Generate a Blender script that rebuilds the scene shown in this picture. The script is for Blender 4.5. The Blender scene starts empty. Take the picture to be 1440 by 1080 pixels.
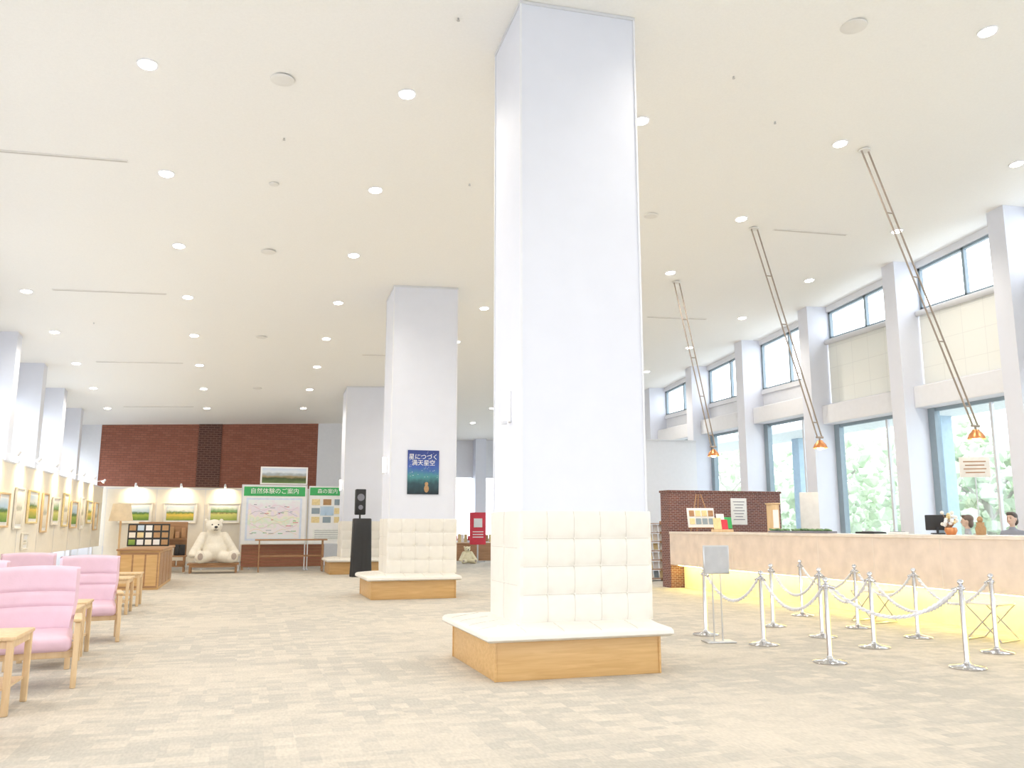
import bpy, bmesh, math, random
from mathutils import Vector, Matrix, Euler
random.seed(7)
scene = bpy.context.scene
COL = scene.collection

# ------------------------------------------------------------------ materials
MATS = {}
def nodes_of(name):
    m = bpy.data.materials.new(name); m.use_nodes = True
    nt = m.node_tree
    return m, nt, nt.nodes['Principled BSDF']

def M(name, col, rough=0.6, metal=0.0, var=0.06, scale=8.0, bump=0.0, bscale=60.0, emit=None, es=0.0, spec=0.5):
    if name in MATS: return MATS[name]
    m, nt, b = nodes_of(name)
    b.inputs['Roughness'].default_value = rough
    b.inputs['Metallic'].default_value = metal
    b.inputs['Specular IOR Level'].default_value = spec
    tc = nt.nodes.new('ShaderNodeTexCoord')
    n = nt.nodes.new('ShaderNodeTexNoise'); n.inputs['Scale'].default_value = scale
    n.inputs['Detail'].default_value = 4
    nt.links.new(tc.outputs['Object'], n.inputs['Vector'])
    r = nt.nodes.new('ShaderNodeValToRGB')
    c = Vector(col)
    lo = [max(0, x*(1-var)) for x in c]; hi = [min(1, x*(1+var)) for x in c]
    r.color_ramp.elements[0].position = 0.3; r.color_ramp.elements[1].position = 0.7
    r.color_ramp.elements[0].color = (*lo, 1); r.color_ramp.elements[1].color = (*hi, 1)
    nt.links.new(n.outputs['Fac'], r.inputs['Fac'])
    nt.links.new(r.outputs['Color'], b.inputs['Base Color'])
    if bump:
        n2 = nt.nodes.new('ShaderNodeTexNoise'); n2.inputs['Scale'].default_value = bscale
        nt.links.new(tc.outputs['Object'], n2.inputs['Vector'])
        bp = nt.nodes.new('ShaderNodeBump'); bp.inputs['Strength'].default_value = bump
        bp.inputs['Distance'].default_value = 0.02
        nt.links.new(n2.outputs['Fac'], bp.inputs['Height'])
        nt.links.new(bp.outputs['Normal'], b.inputs['Normal'])
    if emit:
        b.inputs['Emission Color'].default_value = (*emit, 1)
        b.inputs['Emission Strength'].default_value = es
    MATS[name] = m
    return m

def wood(name, c1, c2, scale=3.0, axis='X', rough=0.45):
    if name in MATS: return MATS[name]
    m, nt, b = nodes_of(name)
    tc = nt.nodes.new('ShaderNodeTexCoord')
    mp = nt.nodes.new('ShaderNodeMapping')
    mp.inputs['Scale'].default_value = (0.6, 6, 9) if axis == 'X' else ((6, .6, 9) if axis == 'Y' else (6, 9, .6))
    n = nt.nodes.new('ShaderNodeTexNoise'); n.inputs['Scale'].default_value = scale
    n.inputs['Detail'].default_value = 6; n.inputs['Distortion'].default_value = 0.6
    r = nt.nodes.new('ShaderNodeValToRGB')
    r.color_ramp.elements[0].position = .35; r.color_ramp.elements[1].position = .7
    r.color_ramp.elements[0].color = (*c1, 1); r.color_ramp.elements[1].color = (*c2, 1)
    nt.links.new(tc.outputs['Object'], mp.inputs['Vector'])
    nt.links.new(mp.outputs['Vector'], n.inputs['Vector'])
    nt.links.new(n.outputs['Fac'], r.inputs['Fac'])
    nt.links.new(r.outputs['Color'], b.inputs['Base Color'])
    b.inputs['Roughness'].default_value = rough
    MATS[name] = m
    return m

def brick(name, c1, c2, mortar, scale, bw=.5, rh=.25, ms=.02):
    m, nt, b = nodes_of(name)
    tc = nt.nodes.new('ShaderNodeTexCoord')
    sep = nt.nodes.new('ShaderNodeSeparateXYZ'); com = nt.nodes.new('ShaderNodeCombineXYZ')
    add = nt.nodes.new('ShaderNodeMath'); add.operation = 'ADD'
    nt.links.new(tc.outputs['Object'], sep.inputs[0])
    nt.links.new(sep.outputs['X'], add.inputs[0]); nt.links.new(sep.outputs['Y'], add.inputs[1])
    nt.links.new(add.outputs[0], com.inputs['X']); nt.links.new(sep.outputs['Z'], com.inputs['Y'])
    t = nt.nodes.new('ShaderNodeTexBrick')
    t.inputs['Scale'].default_value = scale
    t.inputs['Color1'].default_value = (*c1, 1); t.inputs['Color2'].default_value = (*c2, 1)
    t.inputs['Mortar'].default_value = (*mortar, 1)
    t.inputs['Brick Width'].default_value = bw; t.inputs['Row Height'].default_value = rh
    t.inputs['Mortar Size'].default_value = ms
    nt.links.new(com.outputs[0], t.inputs['Vector'])
    nt.links.new(t.outputs['Color'], b.inputs['Base Color'])
    b.inputs['Roughness'].default_value = .8
    MATS[name] = m
    return m

def carpet():
    m, nt, b = nodes_of('carpet_mosaic')
    L = nt.links
    tc = nt.nodes.new('ShaderNodeTexCoord')
    def cells(sx, sy, off):
        mp = nt.nodes.new('ShaderNodeMapping'); mp.inputs['Scale'].default_value = (sx, sy, 0)
        mp.inputs['Location'].default_value = (off, off*.37, 0)
        fl = nt.nodes.new('ShaderNodeVectorMath'); fl.operation = 'FLOOR'
        w = nt.nodes.new('ShaderNodeTexWhiteNoise'); w.noise_dimensions = '2D'
        L.new(tc.outputs['Object'], mp.inputs['Vector']); L.new(mp.outputs['Vector'], fl.inputs[0])
        L.new(fl.outputs[0], w.inputs['Vector'])
        return w.outputs['Value']
    a = cells(1/.15, 1/.20, 0); c = cells(1/.24, 1/.10, 3.1)
    add = nt.nodes.new('ShaderNodeMath'); add.operation = 'ADD'
    L.new(a, add.inputs[0]); L.new(c, add.inputs[1])
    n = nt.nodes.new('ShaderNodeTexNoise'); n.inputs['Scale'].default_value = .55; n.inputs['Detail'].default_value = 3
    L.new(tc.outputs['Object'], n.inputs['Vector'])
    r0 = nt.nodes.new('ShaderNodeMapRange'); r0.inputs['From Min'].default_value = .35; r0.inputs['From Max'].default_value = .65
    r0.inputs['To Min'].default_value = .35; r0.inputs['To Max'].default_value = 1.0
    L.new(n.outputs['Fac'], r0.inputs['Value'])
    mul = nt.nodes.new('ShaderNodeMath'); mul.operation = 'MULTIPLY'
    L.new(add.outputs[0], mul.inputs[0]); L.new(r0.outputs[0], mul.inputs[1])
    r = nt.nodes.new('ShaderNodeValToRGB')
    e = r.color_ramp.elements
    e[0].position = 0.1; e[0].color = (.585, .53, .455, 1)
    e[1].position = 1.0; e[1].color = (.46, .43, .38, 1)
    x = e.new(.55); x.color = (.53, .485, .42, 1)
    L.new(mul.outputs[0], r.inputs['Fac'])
    f = nt.nodes.new('ShaderNodeTexNoise'); f.inputs['Scale'].default_value = 45
    mpf = nt.nodes.new('ShaderNodeMapping'); mpf.inputs['Scale'].default_value = (1, .35, 1)
    L.new(tc.outputs['Object'], mpf.inputs['Vector']); L.new(mpf.outputs['Vector'], f.inputs['Vector'])
    mr = nt.nodes.new('ShaderNodeMapRange'); mr.inputs['To Min'].default_value = .82; mr.inputs['To Max'].default_value = 1.18
    L.new(f.outputs['Fac'], mr.inputs['Value'])
    vm = nt.nodes.new('ShaderNodeVectorMath'); vm.operation = 'SCALE'
    L.new(r.outputs['Color'], vm.inputs[0]); L.new(mr.outputs[0], vm.inputs['Scale'])
    L.new(vm.outputs[0], b.inputs['Base Color'])
    bp = nt.nodes.new('ShaderNodeBump'); bp.inputs['Strength'].default_value = .3; bp.inputs['Distance'].default_value = .01
    L.new(f.outputs['Fac'], bp.inputs['Height']); L.new(bp.outputs['Normal'], b.inputs['Normal'])
    b.inputs['Roughness'].default_value = .95; b.inputs['Specular IOR Level'].default_value = .15
    return m

def art(name, stops, axis='Z', nscale=5, namt=.25):
    """painted picture: colour bands over local height, broken by noise"""
    m, nt, b = nodes_of(name)
    L = nt.links
    tc = nt.nodes.new('ShaderNodeTexCoord')
    sep = nt.nodes.new('ShaderNodeSeparateXYZ'); L.new(tc.outputs['Generated'], sep.inputs[0])
    n = nt.nodes.new('ShaderNodeTexNoise'); n.inputs['Scale'].default_value = nscale; n.inputs['Detail'].default_value = 5
    L.new(tc.outputs['Generated'], n.inputs['Vector'])
    s = nt.nodes.new('ShaderNodeMath'); s.operation = 'MULTIPLY_ADD'
    L.new(n.outputs['Fac'], s.inputs[0]); s.inputs[1].default_value = namt*2
    L.new(sep.outputs[axis], s.inputs[2])
    s2 = nt.nodes.new('ShaderNodeMath'); s2.operation = 'SUBTRACT'; L.new(s.outputs[0], s2.inputs[0]); s2.inputs[1].default_value = namt
    r = nt.nodes.new('ShaderNodeValToRGB')
    e = r.color_ramp.elements
    e[0].position = stops[0][0]; e[0].color = (*stops[0][1], 1)
    e[1].position = stops[-1][0]; e[1].color = (*stops[-1][1], 1)
    for p, c in stops[1:-1]:
        q = e.new(p); q.color = (*c, 1)
    L.new(s2.outputs[0], r.inputs['Fac']); L.new(r.outputs['Color'], b.inputs['Base Color'])
    b.inputs['Roughness'].default_value = .6
    return m

def emis(name, col, s):
    if name in MATS: return MATS[name]
    m = bpy.data.materials.new(name); m.use_nodes = True
    nt = m.node_tree; nt.nodes.clear()
    o = nt.nodes.new('ShaderNodeOutputMaterial'); e = nt.nodes.new('ShaderNodeEmission')
    e.inputs['Color'].default_value = (*col, 1); e.inputs['Strength'].default_value = s
    nt.links.new(e.outputs[0], o.inputs[0]); MATS[name] = m
    return m

def glassmat():
    m = bpy.data.materials.new('window_glass'); m.use_nodes = True
    nt = m.node_tree; nt.nodes.clear()
    o = nt.nodes.new('ShaderNodeOutputMaterial'); mx = nt.nodes.new('ShaderNodeMixShader')
    t = nt.nodes.new('ShaderNodeBsdfTransparent'); g = nt.nodes.new('ShaderNodeBsdfGlossy')
    t.inputs[0].default_value = (.97, .99, .99, 1); g.inputs['Roughness'].default_value = .02
    mx.inputs[0].default_value = .04
    nt.links.new(t.outputs[0], mx.inputs[1]); nt.links.new(g.outputs[0], mx.inputs[2]); nt.links.new(mx.outputs[0], o.inputs[0])
    return m

def shademat():
    m = bpy.data.materials.new('roller_shade_fabric'); m.use_nodes = True
    nt = m.node_tree; nt.nodes.clear(); L = nt.links
    o = nt.nodes.new('ShaderNodeOutputMaterial'); mx = nt.nodes.new('ShaderNodeMixShader')
    d = nt.nodes.new('ShaderNodeBsdfDiffuse'); t = nt.nodes.new('ShaderNodeBsdfTranslucent')
    tc = nt.nodes.new('ShaderNodeTexCoord'); sep = nt.nodes.new('ShaderNodeSeparateXYZ'); com = nt.nodes.new('ShaderNodeCombineXYZ')
    L.new(tc.outputs['Object'], sep.inputs[0]); L.new(sep.outputs['Y'], com.inputs['X']); L.new(sep.outputs['Z'], com.inputs['Y'])
    br = nt.nodes.new('ShaderNodeTexBrick'); br.offset = 0
    br.inputs['Scale'].default_value = 1; br.inputs['Brick Width'].default_value = .62; br.inputs['Row Height'].default_value = .6
    br.inputs['Mortar Size'].default_value = .008
    br.inputs['Color1'].default_value = (.86, .86, .82, 1); br.inputs['Color2'].default_value = (.85, .85, .81, 1); br.inputs['Mortar'].default_value = (.78, .78, .75, 1)
    L.new(com.outputs[0], br.inputs['Vector']); L.new(br.outputs['Color'], d.inputs[0]); L.new(br.outputs['Color'], t.inputs[0])
    mx.inputs[0].default_value = .15
    L.new(d.outputs[0], mx.inputs[1]); L.new(t.outputs[0], mx.inputs[2]); L.new(mx.outputs[0], o.inputs[0])
    return m

m_white = M('painted_white', (.78, .79, .83), .7, var=.015)
m_col = M('column_paint', (.74, .76, .84), .6, var=.012, scale=3)
m_ceil = M('ceiling_plaster', (.90, .89, .86), .9, var=.015, scale=30, bump=.1, bscale=90)
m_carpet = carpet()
m_wood = wood('honey_wood', (.60, .36, .14), (.70, .45, .20))
m_woodl = wood('light_beech', (.66, .46, .25), (.75, .56, .34), axis='Z')
m_woodd = wood('brown_wood', (.36, .19, .09), (.48, .27, .13))
m_leather = M('cream_leather', (.79, .755, .69), .4, var=.02, bump=.05, bscale=120)
m_seam = M('leather_seam', (.60, .565, .50), .7, var=.02)
m_pink = M('pink_vinyl', (.71, .49, .58), .42, var=.03, bump=.04)
m_chrome = M('polished_chrome', (.66, .66, .68), .12, 1.0, var=.01)
m_steel = M('brushed_steel', (.58, .58, .58), .35, .8, var=.02)
m_rod = M('rod_bronze', (.36, .30, .25), .4, .4, var=.02)
m_copper = M('copper_shade', (.65, .28, .12), .3, .8, var=.05)
m_black = M('black_plastic', (.02, .02, .022), .5)
m_dframe = M('window_frame_bluegrey', (.27, .34, .39), .5, var=.03)
m_frame = M('window_frame_light', (.68, .69, .72), .5, var=.02)
m_vent = M('vent_beige', (.80, .785, .75), .7, var=.02)
m_slit = M('vent_slit', (.54, .51, .47), .7, var=.02)
m_marble = M('pink_marble', (.80, .67, .57), .25, var=.07, scale=4)
m_marble2 = M('marble_edge', (.82, .72, .63), .2, var=.06, scale=5)
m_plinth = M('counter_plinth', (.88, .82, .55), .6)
m_brick = brick('dark_brick', (.13, .05, .045), (.20, .075, .055), (.38, .30, .28), 3.6, bw=.5, rh=.17, ms=.018)
m_brown = brick('brown_brick_wall', (.27, .095, .06), (.33, .125, .08), (.20, .08, .055), 2.2, bw=.5, rh=.2, ms=.02)
m_brownd = brick('brown_brick_dark', (.08, .032, .024), (.11, .045, .03), (.18, .09, .07), 2.2, bw=.5, rh=.2, ms=.03)
m_cream = M('display_panel_cream', (.84, .79, .69), .8, var=.02)
m_green = M('header_green', (.05, .40, .12), .6)
m_paper = M('paper_white', (.84, .84, .83), .7, var=.02)
m_ink = M('ink_grey', (.24, .24, .28), .7)
m_red = M('red_panel', (.66, .04, .07), .5)
m_glass = glassmat()
m_shade = shademat()
m_lamp = emis('lamp_glow', (1, .93, .80), 16)
m_warm = emis('warm_bulb', (1, .82, .55), 12)
m_rope = M('rope_white', (.74, .74, .77), .8, bump=.2)
m_furw = M('polar_plush', (.84, .78, .67), .95, var=.04, scale=20, bump=.6, bscale=60)
m_furb = M('brown_plush', (.46, .28, .14), .95, var=.1, scale=20, bump=.6, bscale=60)
m_furg = M('golden_plush', (.80, .66, .36), .95, var=.1, scale=20, bump=.6, bscale=60)

# ------------------------------------------------------------------ mesh builder
class B:
    def __init__(s):
        s.bm = bmesh.new(); s.mats = []
    def mi(s, m):
        if m not in s.mats: s.mats.append(m)
        return s.mats.index(m)
    def _merge(s, t, m):
        i = s.mi(m)
        for f in t.faces: f.material_index = i
        me = bpy.data.meshes.new('tmp'); t.to_mesh(me); t.free()
        s.bm.from_mesh(me); bpy.data.meshes.remove(me)
    def box(s, c, d, m, bevel=0, rot=None, seg=2):
        t = bmesh.new(); bmesh.ops.create_cube(t, size=1)
        bmesh.ops.scale(t, vec=Vector(d), verts=t.verts)
        if bevel: bmesh.ops.bevel(t, geom=t.edges[:], offset=bevel, segments=seg, affect='EDGES', profile=.5)
        M4 = Matrix.Translation(Vector(c))
        if rot: M4 = M4 @ Euler(rot).to_matrix().to_4x4()
        t.transform(M4); s._merge(t, m)
    def bx(s, x0, x1, y0, y1, z0, z1, m, bevel=0, seg=2):
        s.box(((x0+x1)/2, (y0+y1)/2, (z0+z1)/2), (abs(x1-x0), abs(y1-y0), abs(z1-z0)), m, bevel, seg=seg)
    def cyl(s, p, q, r, m, r2=None, seg=16):
        p = Vector(p); q = Vector(q); d = q-p
        t = bmesh.new()
        bmesh.ops.create_cone(t, cap_ends=True, segments=seg, radius1=r, radius2=r if r2 is None else r2, depth=d.length)
        t.transform(Matrix.Translation((p+q)/2) @ d.to_track_quat('Z', 'Y').to_matrix().to_4x4())
        s._merge(t, m)
    def sph(s, c, r, m, seg=16, rot=None):
        if not hasattr(r, '__len__'): r = (r, r, r)
        t = bmesh.new(); bmesh.ops.create_uvsphere(t, u_segments=seg, v_segments=max(6, seg//2), radius=1)
        bmesh.ops.scale(t, vec=Vector(r), verts=t.verts)
        M4 = Matrix.Translation(Vector(c))
        if rot: M4 = M4 @ Euler(rot).to_matrix().to_4x4()
        t.transform(M4); s._merge(t, m)
    def lathe(s, c, prof, m, seg=24):
        t = bmesh.new(); rings = []
        for r, z in prof:
            rings.append([t.verts.new((c[0]+r*math.cos(2*math.pi*k/seg), c[1]+r*math.sin(2*math.pi*k/seg), c[2]+z)) for k in range(seg)])
        for a, b in zip(rings, rings[1:]):
            for k in range(seg): t.faces.new((a[k], a[(k+1) % seg], b[(k+1) % seg], b[k]))
        s._merge(t, m)
    def tube(s, pts, r, m, seg=8):
        pts = [Vector(p) for p in pts]
        t = bmesh.new(); rings = []
        for i, p in enumerate(pts):
            d = (pts[min(i+1, len(pts)-1)]-pts[max(i-1, 0)]).normalized()
            up = Vector((0, 0, 1)) if abs(d.z) < .95 else Vector((1, 0, 0))
            a = d.cross(up).normalized(); b = a.cross(d)
            rings.append([t.verts.new(p+r*(a*math.cos(2*math.pi*k/seg)+b*math.sin(2*math.pi*k/seg))) for k in range(seg)])
        for a, b in zip(rings, rings[1:]):
            for k in range(seg): t.faces.new((a[k], a[(k+1) % seg], b[(k+1) % seg], b[k]))
        t.faces.new(rings[0][::-1]); t.faces.new(rings[-1])
        s._merge(t, m)
    def poly(s, verts, faces, m):
        t = bmesh.new(); vs = [t.verts.new(v) for v in verts]
        for f in faces: t.faces.new([vs[i] for i in f])
        s._merge(t, m)
    def prism(s, x0, x1, y0, y1, z0, zf, m, d=0.0):
        """vertical box whose top follows function zf(x,y)"""
        P = [(x0, y0), (x1, y0), (x1, y1), (x0, y1)]
        z0f = z0 if callable(z0) else (lambda x, y: z0)
        v = [(x, y, z0f(x, y)) for x, y in P]+[(x, y, zf(x, y)-d) for x, y in P]
        s.poly(v, [(3, 2, 1, 0), (4, 5, 6, 7), (0, 1, 5, 4), (1, 2, 6, 5), (2, 3, 7, 6), (3, 0, 4, 7)], m)
    def done(s, name, loc=(0, 0, 0), rotz=0, parent=None, smooth=True, scale=1):
        bmesh.ops.recalc_face_normals(s.bm, faces=s.bm.faces)
        me = bpy.data.meshes.new(name); s.bm.to_mesh(me); s.bm.free()
        for m in s.mats: me.materials.append(m)
        if smooth:
            for p in me.polygons: p.use_smooth = True
            me.set_sharp_from_angle(angle=math.radians(38))
        o = bpy.data.objects.new(name, me); COL.objects.link(o)
        o.location = loc; o.rotation_euler = (0, 0, rotz); o.scale = (scale,)*3
        if parent: o.parent = parent
        return o

def empty(name, loc=(0, 0, 0), rotz=0, scale=1):
    e = bpy.data.objects.new(name, None); COL.objects.link(e); e.location = loc
    e.rotation_euler = (0, 0, rotz); e.scale = (scale,)*3; e.empty_display_size = .2
    return e

def blob(name, parts, mat, parent=None, voxel=.035, smooth=6):
    b = B()
    for c, r, rot in parts: b.sph(c, r, mat, 20, rot)
    o = b.done(name, parent=parent)
    rm = o.modifiers.new('remesh', 'REMESH'); rm.mode = 'VOXEL'; rm.voxel_size = voxel; rm.use_smooth_shade = True
    sm = o.modifiers.new('smooth', 'SMOOTH'); sm.iterations = smooth; sm.factor = .6
    return o

def text(body, size, loc, rot, mat, parent, name='lettering'):
    cu = bpy.data.curves.new(name, 'FONT'); cu.body = body; cu.size = size; cu.extrude = .002
    cu.align_x = 'CENTER'; cu.align_y = 'CENTER'; cu.materials.append(mat)
    o = bpy.data.objects.new(name, cu); COL.objects.link(o); o.location = loc; o.rotation_euler = rot; o.parent = parent
    return o

# ------------------------------------------------------------------ shell
def zc(x, y): return 8.07-.08*(y-9)+.042*(x-2)
XL, XR, YB, YF = -6.8, 15.8, -8.0, 41.0

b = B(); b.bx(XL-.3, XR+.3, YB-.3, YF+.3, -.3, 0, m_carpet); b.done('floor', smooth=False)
b = B()
b.prism(XL-.3, XR+.3, YB-.3, YF+.3, zc, lambda x, y: zc(x, y)+.3, m_ceil)
b.done('ceiling', smooth=False)

# back (north) wall
b = B()
BW = 36.4
b.prism(-5.56, -1.95, BW, BW+.3, 3.15, zc, m_brown)
b.prism(-1.05, 2.81, BW, BW+.3, 3.15, zc, m_brown)
b.prism(-1.95, -1.05, BW-.04, BW+.3, 3.15, zc, m_brownd)
b.bx(-5.56, 2.81, BW+.01, BW+.3, 0, 3.15, m_cream)
b.prism(XL, -5.56, BW-.02, BW+.3, 0, zc, m_white)
b.prism(2.81, 5.6, BW-.02, BW+.3, 0, zc, m_white)
b.prism(5.45, 5.75, BW, YF, 0, zc, m_white)
b.done('wall_north', smooth=False)
b = B()
x = 5.75
while x < XR-.2:
    b.prism(x, x+.55, YF-.5, YF+.2, 0, zc, m_col); x += 1.7
b.bx(5.75, XR, YF, YF+.2, 0, 1.0, m_white)
b.prism(5.75, XR, YF, YF+.2, 4.0, zc, m_white)
b.done('wall_far', smooth=False)

# right (east) wall
pil = [13.38+3.33*i for i in range(-6, 0)]+[13.38, 16.58, 20.0, 23.35, 26.6]+[29.9, 33.2, 36.5, 39.8]
b = B(); fr = B(); gl = B(); sh = B()
for Yc in pil:
    if Yc > YF: continue
    b.prism(14.95, XR, Yc-.42, Yc, 0, zc, m_col)
b.done('pillar_row_east', smooth=False)
b = B()
ys = [YB]+pil+[YF]
for i in range(len(ys)-1):
    y0 = ys[i]; y1 = min(ys[i+1]-.42, YF)
    if y1-y0 < .3: continue
    far = y0 > 19.5
    bz0, bz1 = (4.8, 5.3) if far else (4.4, 4.92)
    cz = 5.9 if far else 6.85
    b.bx(15.6, XR, y0, y1, 0, .7, m_white)
    b.bx(15.25, XR, y0, y1, bz0, bz1, m_white, .02)
    b.bx(15.6, XR, y0, y1, cz-.14, cz, m_white)
    b.prism(15.6, XR, y0, y1, lambda x, y: zc(x, y)-.16, zc, m_white)
    for yy in (y0+.035, y1-.035, (y0+y1)/2):
        fr.prism(15.66, 15.76, yy-.035, yy+.035, cz, zc, m_dframe, .14)
    fr.bx(15.66, 15.76, y0, y1, cz, cz+.06, m_dframe)
    fr.prism(15.66, 15.76, y0, y1, lambda x, y: zc(x, y)-.22, zc, m_dframe, .15)
    for yy, w_ in ((y0+.05, .05), (y1-.1, .1)): fr.bx(15.62, 15.78, yy-w_, yy+w_, .7, bz0, m_dframe)
    fr.bx(15.66, 15.76, y0, y1, .7, .78, m_dframe); fr.bx(15.66, 15.76, y0, y1, bz0-.08, bz0, m_dframe)
    fr.bx(15.67, 15.75, y0+1.0, y0+1.06, .7, bz0, m_frame)
    gl.bx(15.70, 15.715, y0, y1, .7, bz0, m_glass)
    if far:
        b.bx(15.66, XR, y0, y1, bz1, cz-.1, m_white)
    else:
        sh.bx(15.58, 15.60, y0+.03, y1-.03, bz1, cz-.14, m_shade)
        sh.bx(15.50, 15.59, y0+.03, y1-.03, bz1+.0, bz1+.07, m_frame, .02)
        sh.cyl((15.53, y0+.02, cz-.1), (15.53, y1-.02, cz-.1), .07, m_frame)
b.done('wall_east', smooth=False)
fr.done('window_1', smooth=False)
gl.done('window_2', smooth=False)
sh.done('roller_shades')

# left (west) wall with piers
b = B(); fr = B()
lp = [24.4+3.1*i for i in range(-10, 4)]
for Yc in lp:
    b.prism(XL, -5.8, Yc-.45, Yc, 0, zc, m_col)
b.done('pillar_row_west', smooth=False)
b = B()
ys = [YB]+lp+[BW]
for i in range(len(ys)-1):
    y0, y1 = ys[i], ys[i+1]-(.45 if i < len(ys)-2 else 0)
    if y1-y0 < .2: continue
    b.bx(XL, XL+.15, y0, y1, 0, .9, m_white)
    zt = 5.2 if y0 < 30 else 4.5
    b.prism(XL, XL+.15, y0, y1, zt, zc, m_white)
    for yy in (y0+.04, y1-.04, (y0+y1)/2): fr.bx(XL+.03, XL+.11, yy-.04, yy+.04, .9, zt, m_frame)
b.done('wall_west', smooth=False)
fr.done('window_3', smooth=False)

# south wall (behind the viewer): unseen, its glazed opening kept small to cut rear daylight
b = B(); fr = B()
b.prism(XL, XR, YB-.2, YB, 4.7, zc, m_white); b.bx(XL, XR, YB-.2, YB, 0, .25, m_white)
b.bx(XL, -2, YB-.2, YB, .25, 4.7, m_white); b.bx(12, XR, YB-.2, YB, .25, 4.7, m_white)
for k in range(7):
    x = -2+k*14/6
    fr.bx(x-.08, x+.08, YB-.15, YB-.02, .25, 4.7, m_frame)
fr.bx(-2, 12, YB-.13, YB-.04, 2.6, 2.7, m_frame)
b.done('wall_south', smooth=False); fr.done('window_4', smooth=False)

# ------------------------------------------------------------------ ceiling fittings
tx, ty = math.atan(-.08), -math.atan(.042)
rotc = (tx, ty, 0)
b = B()
lamps = empty('downlight_lamps')
cxs = [-4.95, -1.55, 1.97, 5.77, 9.6, 13.6]
for ci, X in enumerate(cxs):
    for j in range(-4, 9):
        Y = 11.4+3.12*j
        if X < 5 and j == 8: continue
        z = zc(X, Y)
        R = Euler(rotc).to_matrix()
        n = R @ Vector((0, 0, -1))
        c = Vector((X, Y, z))
        b.cyl(c, c+n*.015, .135, m_white, seg=24)
        b.cyl(c+n*.015, c+n*.022, .108, m_lamp, seg=24)
        if (j+ci) % 2 == 0 and j < 7:
            li = bpy.data.lights.new('downlight_lamp', 'SPOT'); li.energy = 230; li.color = (1, .92, .80)
            li.spot_size = math.radians(150); li.spot_blend = 1; li.shadow_soft_size = .12
            lo = bpy.data.objects.new('downlight_lamp', li); COL.objects.link(lo); lo.location = c+n*.08; lo.parent = lamps
b.done('ceiling_downlights')
b = B()
for X, Y, L in [(-3.3, 14.2, 2.4), (-3.2, 20.6, 2.4), (-3.2, 26.8, 2.4), (-3.2, 33, 2.4), (11.6, 14.9, 1.9), (11.6, 21.0, 1.9), (11.6, 27, 1.9), (4.2, 25.5, 2)]:
    b.box((X, Y, zc(X, Y)-.006), (L, .08, .014), m_vent, rot=rotc)
    b.box((X, Y, zc(X, Y)-.012), (L-.04, .025, .008), m_slit, rot=rotc)
b.done('ceiling_slot_diffusers', smooth=False)
b = B()
for X, Y, r in [(.2, 11.4, .15), (.2, 14.6, .07), (.2, 17.7, .14), (.2, 23.9, .14), (.2, 30, .14), (7.6, 14.7, .13), (7.6, 8.6, .16), (-4, 9, .18)]:
    z = zc(X, Y); b.lathe((X, Y, z), [(r+.02, 0), (r+.015, -.015), (r, -.022), (r*.6, -.024), (.001, -.026)], m_vent)
for X, Y in [(2.3, 9.6), (.3, 13), (6.6, 10), (3.6, 14), (8, 11), (-3.9, 23)]:
    z = zc(X, Y); b.cyl((X, Y, z), (X, Y, z-.03), .014, m_steel, seg=10); b.cyl((X, Y, z-.03), (X, Y, z-.035), .022, m_steel, seg=10)
b.done('ceiling_speakers_and_sprinklers')

# ------------------------------------------------------------------ upholstered columns
def tuft(bd, o, u, v, n, w, h, nu, nv, depth, m):
    o, u, v, n = map(Vector, (o, u, v, n)); sub = 12
    U, V = nu*sub, nv*sub
    t = bmesh.new(); g = []
    for j in range(V+1):
        row = []
        for i in range(U+1):
            a = abs(math.sin(math.pi*i/sub)); c = abs(math.sin(math.pi*j/sub))
            # shallow pillow, pulled in deeply only at the buttons, with a fine valley along each seam
            d = depth*(1-math.exp(-((a*a+c*c)/.22)))*(.72+.28*min(1, (a*c)**.35))
            if i in (0, U): d = 0
            row.append(t.verts.new(o+u*(w*i/U)+v*(h*j/V)+n*d))
        g.append(row)
    for j in range(V):
        for i in range(U): t.faces.new((g[j][i], g[j][i+1], g[j+1][i+1], g[j+1][i]))
    bd._merge(t, m)
    def dep(s):
        a = abs(math.sin(math.pi*s)); return depth*(1-math.exp(-a*a/.22))*.72
    for i in range(1, nu):
        bd.tube([o+u*(w*i/nu)+v*(h*k/(nv*8))+n*(dep(k/8)+.0005) for k in range(nv*8+1)], .0028, m_seam, 5)
    for j in range(1, nv):
        bd.tube([o+v*(h*j/nv)+u*(w*k/(nu*8))+n*(dep(k/8)+.0005) for k in range(1, nu*8)], .0028, m_seam, 5)
        for i in range(1, nu):
            bd.sph(o+u*(w*i/nu)+v*(h*j/nv)+n*.003, .014, m_leather, 8)

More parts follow.
